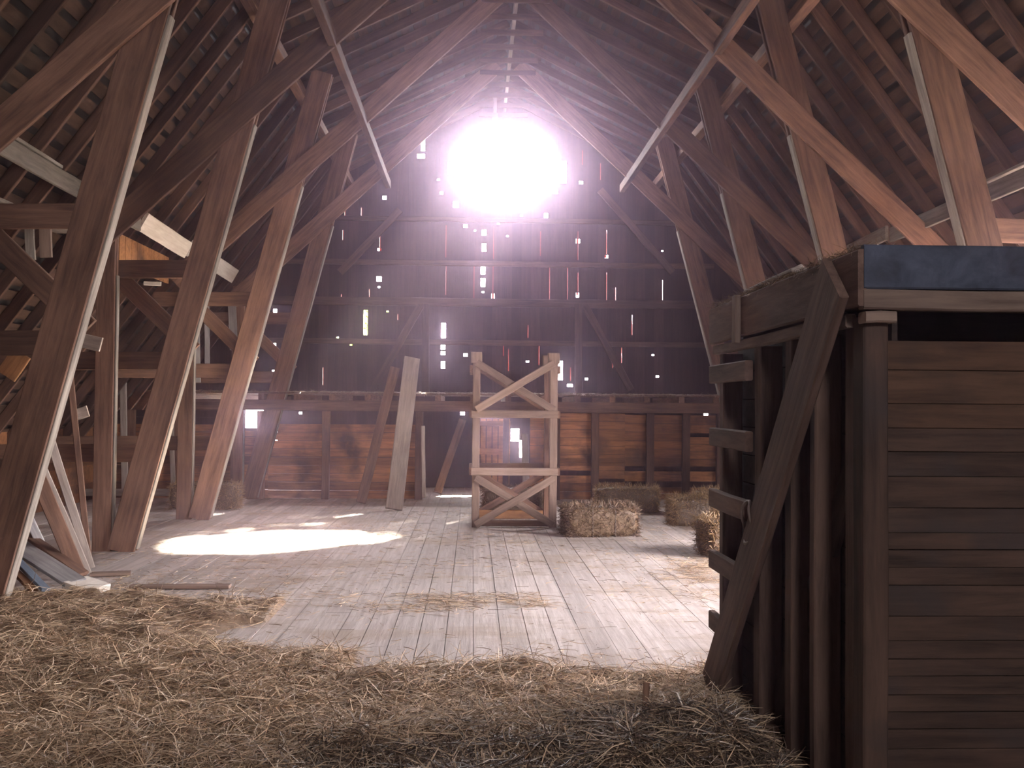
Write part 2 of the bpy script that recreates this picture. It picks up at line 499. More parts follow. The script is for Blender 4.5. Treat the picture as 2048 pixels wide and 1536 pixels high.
def roof():
    V, Fc = [], []
    skins = []
    for s in (-1, 1):
        for (ha, za, hb, zb, part) in ((0.0, RIDGE, RK[0], RK[1], 'u'), (RK[0], RK[1], EAVE_H + 0.1, roof_z(EAVE_H + 0.1), 'l')):
            d = Vector((hb - ha, 0, zb - za)); L = d.length; d.normalize()
            nrm = Vector((-d.z, 0, d.x))              # outward
            gaps = [g for g in roof_gaps if g[0] == s and part == 'l']

            def slab(s0, s1, y0, y1, o0, o1):
                b = len(V)
                for (ss, oo) in ((s0, o0), (s1, o0), (s1, o1), (s0, o1)):
                    p = Vector((ha, 0, za)) + d * ss + nrm * oo
                    for yy in (y0, y1): V.append((CX + s * p.x, yy, p.z))
                Fc.extend([(b, b + 1, b + 3, b + 2), (b + 2, b + 3, b + 5, b + 4), (b + 4, b + 5, b + 7, b + 6), (b + 6, b + 7, b + 1, b), (b, b + 2, b + 4, b + 6), (b + 1, b + 7, b + 5, b + 3)])
            ss = 0.02
            while ss < L:
                e = min(L, ss + 0.13)
                ys = [YF, YB]
                cut = [g for g in gaps if g[1] < e and g[2] > ss]
                if cut:
                    g = cut[0]; slab(ss, e, YF, g[3], 0.15, 0.17); slab(ss, e, g[4], YB, 0.15, 0.17)
                else:
                    slab(ss, e, YF, YB, 0.15, 0.17)
                ss += 0.2
            sk = len(Fc)
            # outer skin in strips
            if gaps:
                edges = sorted({-0.14, L} | {g[1] for g in gaps} | {min(L, g[2]) for g in gaps})
                for a, b in zip(edges[:-1], edges[1:]):
                    cut = sorted([g for g in gaps if g[1] < b - 1e-6 and g[2] > a + 1e-6], key=lambda g: g[3])
                    yy = YF - 0.2
                    for g in cut:
                        slab(a, b, yy, g[3], 0.19, 0.21); yy = g[4]
                    slab(a, b, yy, YB + 0.3, 0.19, 0.21)
            else:
                slab(-0.14, L + 0.02, YF - 0.2, YB + 0.3, 0.19, 0.21)
            skins.append((sk, len(Fc)))
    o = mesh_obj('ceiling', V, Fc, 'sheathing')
    o.data.materials.append(M['roofing'])
    for a, b in skins:
        for k in range(a, b): o.data.polygons[k].material_index = 1
    return struct(o, 'dark underside of the gambrel roof boards')


h_ = RK[0] + (RK[1] - SIDE_Z) / SL
roof_gaps.append((1, math.hypot(h_ - RK[0], RK[1] - SIDE_Z), 9.0, SIDE_Y0, SIDE_Y1))
roof()

# ------------------------------------------------------------------ trusses
words = {7.8: 'nearest', 10.8: 'second', 13.8: 'third', 16.8: 'farthest'}
tlab = {7.8: 'big brown timber truss nearest the camera, leg rising from the scrap board pile',
        10.8: 'second brown timber truss from the camera, between the board pile and the sun patch',
        13.8: 'third brown timber truss, its left leg standing by the hay bale',
        16.8: 'farthest brown timber truss, standing against the low back partition'}
for Y in (7.8, 10.8, 13.8, 16.8):
    near = Y < 16
    t = thing('timber_truss', tlab[Y], 'roof truss', (CX, Y, 0), 'timber trusses down the loft')
    for s in (-1, 1):
        P = lambda h, z, dy=0.0: (CX + s * h, Y + dy, z)
        lm = M['timber']
        lw = 0.29
        board('leg', P(4.35, 0.0), P(2.72, 6.3), lw, 0.15, (0, 1, 0), 'timber', t,
              plies=[(-0.052, 0.044, lw), (0.0, 0.05, lw - 0.05), (0.052, 0.044, lw)])
        board('lit_edge', P(4.35 - 0.155, 0.03), P(3.14 - 0.155, 4.68), 0.11, 0.03, (s, 0, -0.2), 'timber_edge', t)['label'] = 'strip on the inner edge, coloured pale for the light on it'  # added strip, paler to paint the light on the leg's inner edge
        board('chord', P(4.72, 3.3, -0.105), P(0.18, 7.5, -0.105), 0.26, 0.05, (0, 1, 0), 'timber', t)
        board('post', P(4.56, 0.0), P(4.56, 3.62), 0.2, 0.1, (0, 1, 0), 'timber', t, plies=[(-0.03, 0.04, 0.2), (0.03, 0.04, 0.2)])
        board('lit_edge', P(4.56 - 0.112, 0.02), P(4.56 - 0.112, 3.0), 0.07, 0.02, (s, 0, 0), 'timber_edge', t)['label'] = 'strip on the post edge, coloured pale for the light on it'  # added strip, paler like the lit edge of the leg
        for z in (3.1, 2.08, 1.06):
            hm = RK[0] + (RK[1] - z) / SL - 0.25
            hl = 4.35 - 0.2587 * z
            board('tie', P(hl - 0.1, z, 0.11), P(hm, z - 0.02, 0.11), 0.2, 0.05, (0, 1, 0), 'timber', t)
        board('brace', P(4.62, 3.12, 0.165), P(3.66, 2.2, 0.165), 0.19, 0.045, (0, 1, 0), 'timber', t)

# ------------------------------------------------------------------ long members
for s, side in ((-1, 'left'), (1, 'right')):
    o = board('purlin', (CX + s * 2.14, 9.2, 5.62), (CX + s * 2.1, 17.4, 5.55), 0.09, 0.14, (0, 0, 1), 'rafter')
    tag(o, f'long thin brown purlin running under the {side} upper truss chords', 'purlin', 'long purlins along the loft')
    o = board('purlin', (CX + s * 3.02, YF, 6.0), (CX + s * 3.02, YB, 6.0), 0.14, 0.14, (0, 0, 1), 'timber')
    tag(o, f'heavy brown purlin at the bend of the {side} roof slope', 'purlin', 'long purlins along the loft')
    for (ya, yb, nm) in ((6.2, 11.6, 'near'), (11.72, 13.55, 'middle'), (13.65, 16.2, 'far')):
        sun_painted = s < 0 and nm != 'near'  # bright cream colour stands in for sun falling on these planks
        o = board('wall_plate', (CX + s * 4.5, ya, 3.77), (CX + s * 4.5, yb, 3.72), 0.24 if sun_painted else 0.18, 0.04, (s, 0, 0.55 * s * s if sun_painted else 0), 'timber_pale_sunlit' if sun_painted else 'timber_edge')
        tag(o, (f'plank on edge across the left truss posts, coloured cream as if sunlit, {nm} of the row' if sun_painted else f'dull pale plank on edge across the {side} truss posts, {nm} length of three'), 'plank', 'planks on edge across the truss posts')
    o = board('plank', (CX + s * 4.62, 6.4, 3.93), (CX + s * 4.66, 9.6, 3.9), 0.2, 0.035, (0, 0, 1), 'timber_edge')
    tag(o, f'pale plank lying flat under the {side} roof above the nearest truss tie', 'plank')
    o = board('plank', (CX + s * 4.95, 6.6, 3.45), (CX + s * 4.9, 10.5, 3.42), 0.2, 0.035, (0, 0, 1), 'timber_edge')
    tag(o, f'outer pale plank lying low under the {side} roof beside the truss ties', 'plank')
V, Fc = [], []
for i in range(9):
    abox(V, Fc, (CX - 4.78, 11.7 + i * 0.21, 3.26), (CX - 4.76, 11.9 + i * 0.21, 3.62))
tag(mesh_obj('wooden_sheet', V, Fc, 'timber_orange'), 'orange board panel under the sun-coloured cream plank behind the second truss', 'sheet')
o = board('ridge_board', (CX + 0.03, YF, 7.55), (CX + 0.03, YB, 7.55), 0.05, 0.16, (0, 0, 1), 'timber_pale')
tag(o, 'long pale ridge board running along the peak of the roof', 'ridge board')
hc = thing('hay_carrier', 'small pale hay carrier hanging under the roof peak before the hay door', 'hay carrier', (at(990, 195, 18.2).x, 18.2, 7.2))
board('hanger', (hc.location.x, 18.2, 6.95), (hc.location.x, 18.2, 7.5), 0.07, 0.05, (0, 1, 0), 'timber_pale', hc)
board('trolley', (hc.location.x, 17.95, 7.0), (hc.location.x, 18.45, 7.0), 0.1, 0.09, (0, 0, 1), 'iron', hc)

# ------------------------------------------------------------------ rafters and collars
proto = {}
for i in range(21):
    Y = 6.95 + i * 0.605
    for s, side in ((-1, 'left'), (1, 'right')):
        if (s, 'u') not in proto:
            d = Vector((RK[0], 0, RK[1] - RIDGE)).normalized(); nn = Vector((-d.z, 0, d.x))
            off = Vector((nn.x * s, 0, nn.z)) * 0.075
            a = Vector((CX + s * 0.01, 0, RIDGE)) + off; b = Vector((CX + s * RK[0], 0, RK[1])) + off
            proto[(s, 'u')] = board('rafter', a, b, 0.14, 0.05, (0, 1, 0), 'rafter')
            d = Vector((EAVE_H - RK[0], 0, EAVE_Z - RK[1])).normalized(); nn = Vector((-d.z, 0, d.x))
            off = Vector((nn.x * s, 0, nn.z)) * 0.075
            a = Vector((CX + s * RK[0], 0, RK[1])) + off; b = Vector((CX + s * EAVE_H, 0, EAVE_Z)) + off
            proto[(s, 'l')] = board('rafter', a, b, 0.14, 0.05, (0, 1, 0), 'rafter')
            first = True
        else:
            first = False
        for part in 'ul':
            p = proto[(s, part)]
            if first: o = p
            else:
                o = p.copy(); C.objects.link(o)
            m = p.matrix_basis.copy(); m.translation.y = Y
            o.matrix_basis = m
            slope = 'gentle upper' if part == 'u' else 'steep lower'
            tag(o, f'narrow dark rafter among the identical row on the {side} {slope} roof slope', 'rafter', f'rafters of the {side} {slope} slope')
    if i == 0:
        cp = board('collar_tie', (CX - 0.48, Y + 0.05, 7.36), (CX + 0.48, Y + 0.05, 7.36), 0.09, 0.03, (0, 1, 0), 'rafter'); o = cp
    else:
        o = cp.copy(); C.objects.link(o); m = cp.matrix_basis.copy(); m.translation.y = Y + 0.05; o.matrix_basis = m
    tag(o, 'short level collar tie in the row under the roof peak', 'collar tie', 'collar ties under the peak')

# ------------------------------------------------------------------ gable framing
yy = YB - 0.07
for (py, lab, w, pxr) in ((528, 'thin level girt across the gable wall below the hay door', 0.1, (640, 1385)), (606, 'heavy level girt across the middle of the gable wall', 0.16, (600, 1420)),
                     (686, 'lower level girt across the gable wall above the hay deck', 0.1, (560, 1440)), (441, 'highest level girt crossing the gable wall at the hay door sill', 0.09, (700, 1330))):
    z = at(1010, py, yy).z
    a = at(pxr[0], py, yy).x; b = at(pxr[1], py, yy).x
    hm = RK[0] + (RK[1] - z) / SL if z < RK[1] else (RIDGE - z) / 0.49
    tag(board('girt', (CX - hm + 0.1, yy, z), (CX + hm - 0.1, yy, z), w, 0.08, (0, 1, 0), 'rafter'), lab, 'girt', 'girts of the gable wall')
for (px, lab) in ((851, 'left upright stud of the gable wall over the hay deck'), (1157, 'right upright stud of the gable wall over the hay deck')):
    a = at(px, 790, yy - 0.09); b = at(px, 608, yy - 0.09)
    tag(board('wall_stud', (a.x, yy - 0.09, 1.83), (b.x, yy - 0.09, b.z), 0.14, 0.09, (0, 1, 0), 'rafter'), lab, 'stud', 'studs of the gable wall')
for (p, q, lab) in (((745, 780), (842, 610), 'slanting brace leaning up to the left gable stud'), ((1262, 780), (1170, 612), 'slanting brace leaning up to the right gable stud'),
                    ((1345, 545), (1200, 380), 'slanting brace high on the right of the gable wall'), ((680, 545), (800, 420), 'slanting brace high on the left of the gable wall')):
    a = at(*p, yy - 0.2); b = at(*q, yy - 0.2)
    tag(board('wall_brace', a, b, 0.14, 0.06, (0, 1, 0), 'rafter'), lab, 'brace', 'braces of the gable wall')

# ------------------------------------------------------------------ hay deck and partition
DK = thing('hay_deck', 'low hay deck on posts with a straw covered top and board partition below', 'hay deck', (CX, D4, 0))
XL, XR = CX - 6.05, CX + 6.05
zt = 1.8
board('beam', (XL, D4 - 0.05, 1.6), (XR, D4 - 0.05, 1.6), 0.18, 0.12, (0, 1, 0), 'timber', DK)
x = XL + 0.1
while x < XR:
    board('joist', (x, D4 - 0.08, 1.74), (x, YB - 0.1, 1.74), 0.1, 0.1, (0, 0, 1), 'timber', DK)
    x += 0.6
V, Fc = [], []
x = XL
yk = D4 - 0.12
while yk < YB - 0.15:
    abox(V, Fc, (XL - CX, yk - D4, 1.795), (XR - CX, min(YB - 0.14, yk + 0.2) - D4, 1.82)); yk += 0.205
mesh_obj('deck_boards', V, Fc, 'timber', DK, Matrix.Translation((CX, D4, 0)))
posts = [at(px, 900, D4).x for px in (215, 262, 300, 352, 522, 652, 838, 1112, 1190, 1300, 1372, 1440, 1600)]
for x in posts:
    board('post', (x, D4 + 0.0, 0), (x, D4 + 0.0, 1.5), 0.13, 0.09, (0, 1, 0), 'timber' if x < 1 else 'rafter', DK)


def panel(px0, px1, zs, mat='partition', Y=D4 + 0.08):
    V, Fc = [], []
    x0, x1 = at(px0, 900, Y).x, at(px1, 900, Y).x
    xm = (x0 + x1) / 2
    for (z0, z1) in zs:
        n = max(1, int(round((z1 - z0) / 0.145)))
        hgt = (z1 - z0) / n
        for i in range(n):
            dy = random.uniform(0, 0.02)
            a = (x0 - xm, dy, z0 + i * hgt + 0.004); b = (x1 - xm, dy + 0.025, z0 + (i + 1) * hgt - 0.004)
            abox(V, Fc, a, b)
    return mesh_obj('board_panel', V, Fc, mat, DK, Matrix.Translation((xm, Y, 0)))


panel(190, 489, [(0.0, 1.26)])
panel(489, 537, [(0.0, WZ0)])
panel(537, 835, [(0.0, 1.28)])
panel(1060, 1190, [(0.0, 0.42), (0.5, 1.5)])
panel(1190, 1250, [(0.0, 0.3), (0.36, 1.5)])
panel(1250, 1372, [(0.0, 0.22), (0.32, 0.5), (0.58, 1.48)])
panel(1372, 1690, [(0.0, 0.22), (0.32, 0.5), (0.58, 1.1), (1.16, 1.48)])
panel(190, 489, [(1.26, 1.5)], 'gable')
# frame of the little window
fw = []
V, Fc = [], []
for (a, b) in (((WX0 - 0.05, WZ0 - 0.05), (WX0, WZ1 + 0.05)), ((WX1, WZ0 - 0.05), (WX1 + 0.05, WZ1 + 0.05)), ((WX0, WZ0 - 0.05), (WX1, WZ0)), ((WX0, WZ1), (WX1, WZ1 + 0.04))):
    abox(V, Fc, (a[0], D4 + 0.02, a[1]), (b[0], D4 + 0.08, b[1]))
struct(mesh_obj('window_1', V, Fc, 'timber'), 'small square glaring window beside the farthest left truss leg')

# rooms behind: lit board walls by the doorway
V, Fc = [], []


def strands(n, xr, yr, zr, ln, wd, lift=0.4, keep=None, heights=None, up=0.0):
    """n straw stalks as thin bent blades; returns verts (n*6) and faces"""
    x = rng.uniform(xr[0], xr[1], n); y = rng.uniform(yr[0], yr[1], n)
    if keep is not None:
        k = keep(x, y) > rng.uniform(0, 1, n)
        x = x[k]; y = y[k]; n = len(x)
    z = rng.uniform(zr[0], zr[1], n)
    if heights is not None: z = z + heights(x, y)
    az = rng.uniform(0, 2 * math.pi, n)
    el = rng.normal(0, lift, n) + up
    L = rng.uniform(ln[0], ln[1], n); W = rng.uniform(wd[0], wd[1], n)
    d = np.stack([np.cos(az) * np.cos(el), np.sin(az) * np.cos(el), np.sin(el)], 1)
    az2 = az + rng.normal(0, 0.35, n); el2 = el - rng.uniform(0.0, 0.5, n)
    d2 = np.stack([np.cos(az2) * np.cos(el2), np.sin(az2) * np.cos(el2), np.sin(el2)], 1)
    side = np.stack([-np.sin(az), np.cos(az), rng.normal(0, 0.6, n)], 1)
    side /= np.linalg.norm(side, axis=1, keepdims=True)
    p0 = np.stack([x, y, z], 1)
    p1 = p0 + d * (L * 0.5)[:, None]
    p2 = p1 + d2 * (L * 0.5)[:, None]
    for p in (p0, p1, p2): p[:, 2] = np.maximum(p[:, 2], 0.004)
    s = side * (W / 2)[:, None]
    V = np.stack([p0 - s, p0 + s, p1 - s, p1 + s, p2 - s * 0.5, p2 + s * 0.5], 1).reshape(-1, 3)
    b = (np.arange(n) * 6)[:, None]
    Fq = np.concatenate([b + np.array([[0, 1, 3, 2]]), b + np.array([[2, 3, 5, 4]])], 1).reshape(-1, 4)
    return V, Fq


def np_mesh(name, V, Fq, mat, extra=None):
    me = bpy.data.meshes.new(name)
    if extra is not None:
        V2, F2 = extra
        Fq = np.concatenate([Fq, np.asarray(F2) + len(V)]); V = np.concatenate([V, np.asarray(V2, dtype=float)])
    me.vertices.add(len(V)); me.vertices.foreach_set('co', V.astype(np.float32).ravel())
    me.loops.add(Fq.size); me.loops.foreach_set('vertex_index', Fq.astype(np.int32).ravel())
    me.polygons.add(len(Fq)); me.polygons.foreach_set('loop_start', np.arange(0, Fq.size, 4, dtype=np.int32))
    me.update(calc_edges=True)
    me.materials.append(M[mat])
    o = bpy.data.objects.new(name, me)
    C.objects.link(o)
    return o


# straw on the deck
Vd, Fd = strands(14000, (XL, XR), (D4 - 0.12, D4 + 0.6), (1.82, 1.835), (0.05, 0.14), (0.004, 0.008), 0.16)
Vd2, Fd2 = strands(900, (XL, XR), (D4 - 0.14, D4 - 0.1), (1.8, 1.83), (0.03, 0.08), (0.004, 0.007), 0.4)
Vd = np.concatenate([Vd, Vd2]); Fd = np.concatenate([Fd, Fd2 + len(Vd) - len(Vd2)])
o = np_mesh('straw_fringe', Vd, Fd, 'hay_dull')
tag(o, 'thin fringe of dusty straw lying along the edge of the hay deck', 'straw', kind='stuff')

# ------------------------------------------------------------------ chute frame
tx0, tx1, ty0, ty1 = 0.05, 1.08, 13.0, 14.0
CF = thing('chute_frame', 'tall open wooden frame of posts with crossed braces standing on the loft floor', 'wooden frame', ((tx0 + tx1) / 2, (ty0 + ty1) / 2, 0))
for (x, y, h) in ((tx0, ty0, 2.3), (tx1, ty0, 2.3), (tx0, ty1, 2.36), (tx1, ty1, 2.32)):
    board('post', (x, y, 0), (x, y, h), 0.1, 0.1, (0, 1, 0), 'timber_worn' if y == ty0 else 'timber', CF)
    board('cap', (x, y - 0.01, h - 0.12), (x, y - 0.01, h + 0.02), 0.15, 0.14, (0, 1, 0), 'timber_worn', CF)
for yq, m in ((ty0 - 0.07, 'timber_worn'), (ty1 + 0.07, 'timber')):
    for z in (1.5, 0.74):
        board('rail', (tx0 - 0.06, yq, z), (tx1 + 0.06, yq, z), 0.1, 0.04, (0, 1, 0), m if z > 1 else m, CF)
    for (za, zb) in ((2.18, 1.56), (0.66, 0.04)):
        board('brace', (tx0, yq, za), (tx1, yq, zb), 0.1, 0.03, (0, 1, 0), m, CF)
        board('brace', (tx0, yq - 0.035 if yq < 13.5 else yq + 0.035, zb), (tx1, yq - 0.035 if yq < 13.5 else yq + 0.035, za), 0.1, 0.03, (0, 1, 0), m, CF)
for xq in (tx0 - 0.07, tx1 + 0.07):
    for z in (1.5, 0.74, 2.1):
        board('side_rail', (xq, ty0 - 0.05, z), (xq, ty1 + 0.05, z), 0.1, 0.04, (1, 0, 0), 'timber', CF)
board('sill', (tx0 + 0.06, ty1, 0.06), (tx1 - 0.06, ty1, 0.06), 0.12, 0.08, (0, 1, 0), 'timber_orange', CF)
board('sill', (tx0 + 0.06, ty0, 0.05), (tx1 - 0.06, ty0, 0.05), 0.08, 0.06, (0, 1, 0), 'timber', CF)

# ------------------------------------------------------------------ doorway beyond the frame
tag(board('plank', at(1052, 982, 15.6), at(1050, 868, 15.4), 0.11, 0.04, (0, 1, 0), 'timber_pale'), 'pale upright plank standing inside the wooden chute frame opening', 'plank')
tag(board('pole', at(848, 996, 16.4), at(846, 852, 16.6), 0.06, 0.05, (0, 1, 0), 'timber_pale'), 'slim pale pole upright at the left side of the dark doorway', 'pole')
tag(board('plank', at(875, 985, 17.6), at(925, 840, 18.6), 0.14, 0.04, (0, 1, 0), 'timber'), 'dark plank leaning inside the doorway left of the wooden chute frame', 'plank')
bw = thing('board_screen', 'orange board screen standing behind the wooden chute frame', 'board screen', (at(1000, 990, 19.2).x, 19.2, 0))
V, Fc = [], []
x0, x1 = at(948, 900, 19.2).x, at(1020, 900, 19.2).x
nb = 6
for i in range(nb):
    a = x0 + (x1 - x0) * i / nb; b = x0 + (x1 - x0) * (i + 1) / nb
    abox(V, Fc, (a + 0.008 - bw.location.x, random.uniform(0, .01), 0.05), (b - 0.008 - bw.location.x, 0.03, 1.36))
mesh_obj('boards', V, Fc, 'timber_orange', bw, Matrix.Translation(bw.location))
board('rail', (x0, 19.17, 0.72), (x1, 19.17, 0.72), 0.12, 0.03, (0, 1, 0), 'timber_orange', bw)
board('rail', (x0, 19.17, 1.27), (x1, 19.17, 1.27), 0.1, 0.03, (0, 1, 0), 'timber_orange', bw)
board('post', (at(1012, 900, 19.1).x, 19.11, 0), (at(1012, 900, 19.1).x, 19.11, 1.36), 0.12, 0.06, (0, 1, 0), 'rafter', bw)

# ------------------------------------------------------------------ leaning planks
a = at(788, 1021, 15.0); b = at(824, 716, 16.3)
tag(board('plank', (a.x, a.y, 0.02), (b.x, b.y, b.z), 0.26, 0.05, (0.25, -1, 0.2), 'leaning'), 'wide pale plank leaning on the hay deck left of the chute frame', 'plank', 'planks leaning on the hay deck')
a = at(722, 1002, 16.0); b = at(790, 735, 16.62)
tag(board('plank', (a.x, a.y, 0.02), (b.x, b.y, b.z), 0.16, 0.045, (0.2, -1, 0.1), 'timber'), 'narrow darker plank leaning on the hay deck beside the pale one', 'plank', 'planks leaning on the hay deck')
lean = [((176, 1140, 9.2), (62, 880, 8.9), .07, 'timber_pale', 'pale board leaning left in the scrap pile, second from the right'),
        ((160, 1150, 9.0), (40, 870, 8.6), .13, 'timber', 'wide brown board leaning steeply behind the scrap pile'),
        ((182, 1132, 9.5), (92, 850, 9.2), .08, 'timber_pale', 'long pale board leaning left, foot rightmost in the scrap pile'),
        ((178, 1100, 9.9), (136, 700, 9.6), .06, 'timber', 'tall thin brown board leaning almost upright behind the scrap pile'),
        ((110, 1120, 9.2), (45, 1010, 8.9), .08, 'gray_board', 'short grey board leaning low against the nearest truss leg')]
for (p, q, w, m, lab) in lean:
    a = at(*p); b = at(*q)
    a.z = 0.03
    tag(board('board', a, b, w, 0.03, (0.3, -1, 0.3), m), lab, 'board', 'scrap boards by the nearest truss leg')
flat = [((35, 1092, 8.9), (150, 1165, 8.35), .20, 'gray_board', 'wide grey board lying on the scrap pile beside the nearest truss leg'),
        ((30, 1115, 8.6), (92, 1180, 8.1), .07, 'blue_board', 'narrow blue-grey board poking out low from the scrap pile'),
        ((28, 1140, 8.4), (68, 1182, 8.1), .07, 'timber_orange', 'short orange-brown board end lying lowest in the scrap pile'),
        ((42, 1062, 9.1), (168, 1148, 8.7), .10, 'timber', 'dark board lying over the grey one in the scrap pile'),
        ((60, 1080, 9.4), (120, 1135, 9.0), .18, 'gray_board', 'grey board half hidden at the back of the scrap pile')]
for i, (p, q, w, m, lab) in enumerate(flat):
    a = at(*p); b = at(*q)
    tag(board('board', a, b, w, 0.03, (0.25, -0.35, 1), m), lab, 'board', 'scrap boards by the nearest truss leg')
a = at(150, 1182, 8.25); b = at(196, 1160, 8.5)
tag(board('board_offcut', (a.x, a.y, 0.06), (b.x, b.y, 0.07), 0.26, 0.06, (0.1, -0.35, 1), 'timber_pale_sunlit'), 'short pale offcut lying on the floor in front of the scrap pile', 'offcut')
for (p, q, w, lab) in (((262, 1171, 8.6), (460, 1170, 8.62), .10, 'long thin board lying flat in the straw right of the scrap pile'),
                       ((180, 1143, 9.2), (262, 1138, 9.3), .12, 'board lying flat behind the pale offcut'),
                       ((0, 1278, 6.9), (110, 1266, 7.0), .08, 'short stick lying in the straw at the left edge')):
    a = at(*p); b = at(*q); a.z = b.z = 0.02
    tag(board('board', a, b, w, 0.03, (0, 0, 1), 'timber_worn'), lab, 'board')
for (px, y0, y1, Y, w, lab) in ((250, 1000, 760, 16.3, .10, 'thin upright board standing between the second truss post and leg'),
                                (347, 1000, 850, 16.2, .07, 'slim pale pole upright just left of the third truss post')):
    a = at(px, y0, Y); b = at(px - 4, y1, Y)
    tag(board('pole', (a.x, Y, 0), (b.x, Y, b.z), w, 0.05, (0, 1, 0), 'timber_pale'), lab, 'pole')
tag(board('board', at(105, 985, 16.2), at(345, 985, 16.2), 0.12, 0.03, (0, -1, 0.4), 'timber_pale'), 'long pale board leaning low along the partition behind the left posts', 'board')

# odds and ends among the left trusses
for (p, q, Y, w, m, lab) in (((395, 765), (393, 640), 15.6, .10, 'gray_board', 'short grey upright board right of the second truss leg, leftmost of three'),
                             ((415, 740), (412, 560), 15.8, .08, 'gray_board', 'tall grey upright board between the second and third left truss legs'),
                             ((468, 700), (464, 605), 16.0, .13, 'gray_board', 'wide pale grey board hung just left of the third truss leg'),
                             ((132, 672), (202, 690), 9.6, .14, 'leaning', 'short pale board nailed level between the nearest leg and second post'),
                             ((0, 482), (92, 592), 9.4, .05, 'gray_board', 'thin grey board slanting down at the left edge behind the nearest truss'),
                             ((62, 520), (58, 440), 9.8, .09, 'timber_edge', 'short upright board under the top tie of the nearest truss'),
                             ((92, 515), (90, 440), 9.9, .12, 'timber_worn', 'worn brown upright board beside the nearest truss leg under its top tie'),
                             ((12, 752), (44, 706), 10.6, .22, 'timber_orange', 'orange board standing in for sun glints between the ties at the left edge'),  # added board, its orange colour paints sun glints
                             ((150, 830), (176, 822), 11.5, .13, 'leaning', 'small pale board end behind the thin leaning board'),
                             ((288, 566), (322, 568), 12.2, .05, 'timber_pale_sunlit', 'tiny board coloured bright as a sun spot under the top tie of the second truss')):  # added board, its bright colour paints a sun spot
    a = at(*p, Y); b = at(*q, Y)
    tag(board('board', a, b, w, 0.03, (0, -1, 0), m), lab, 'board')

# ------------------------------------------------------------------ hay bales


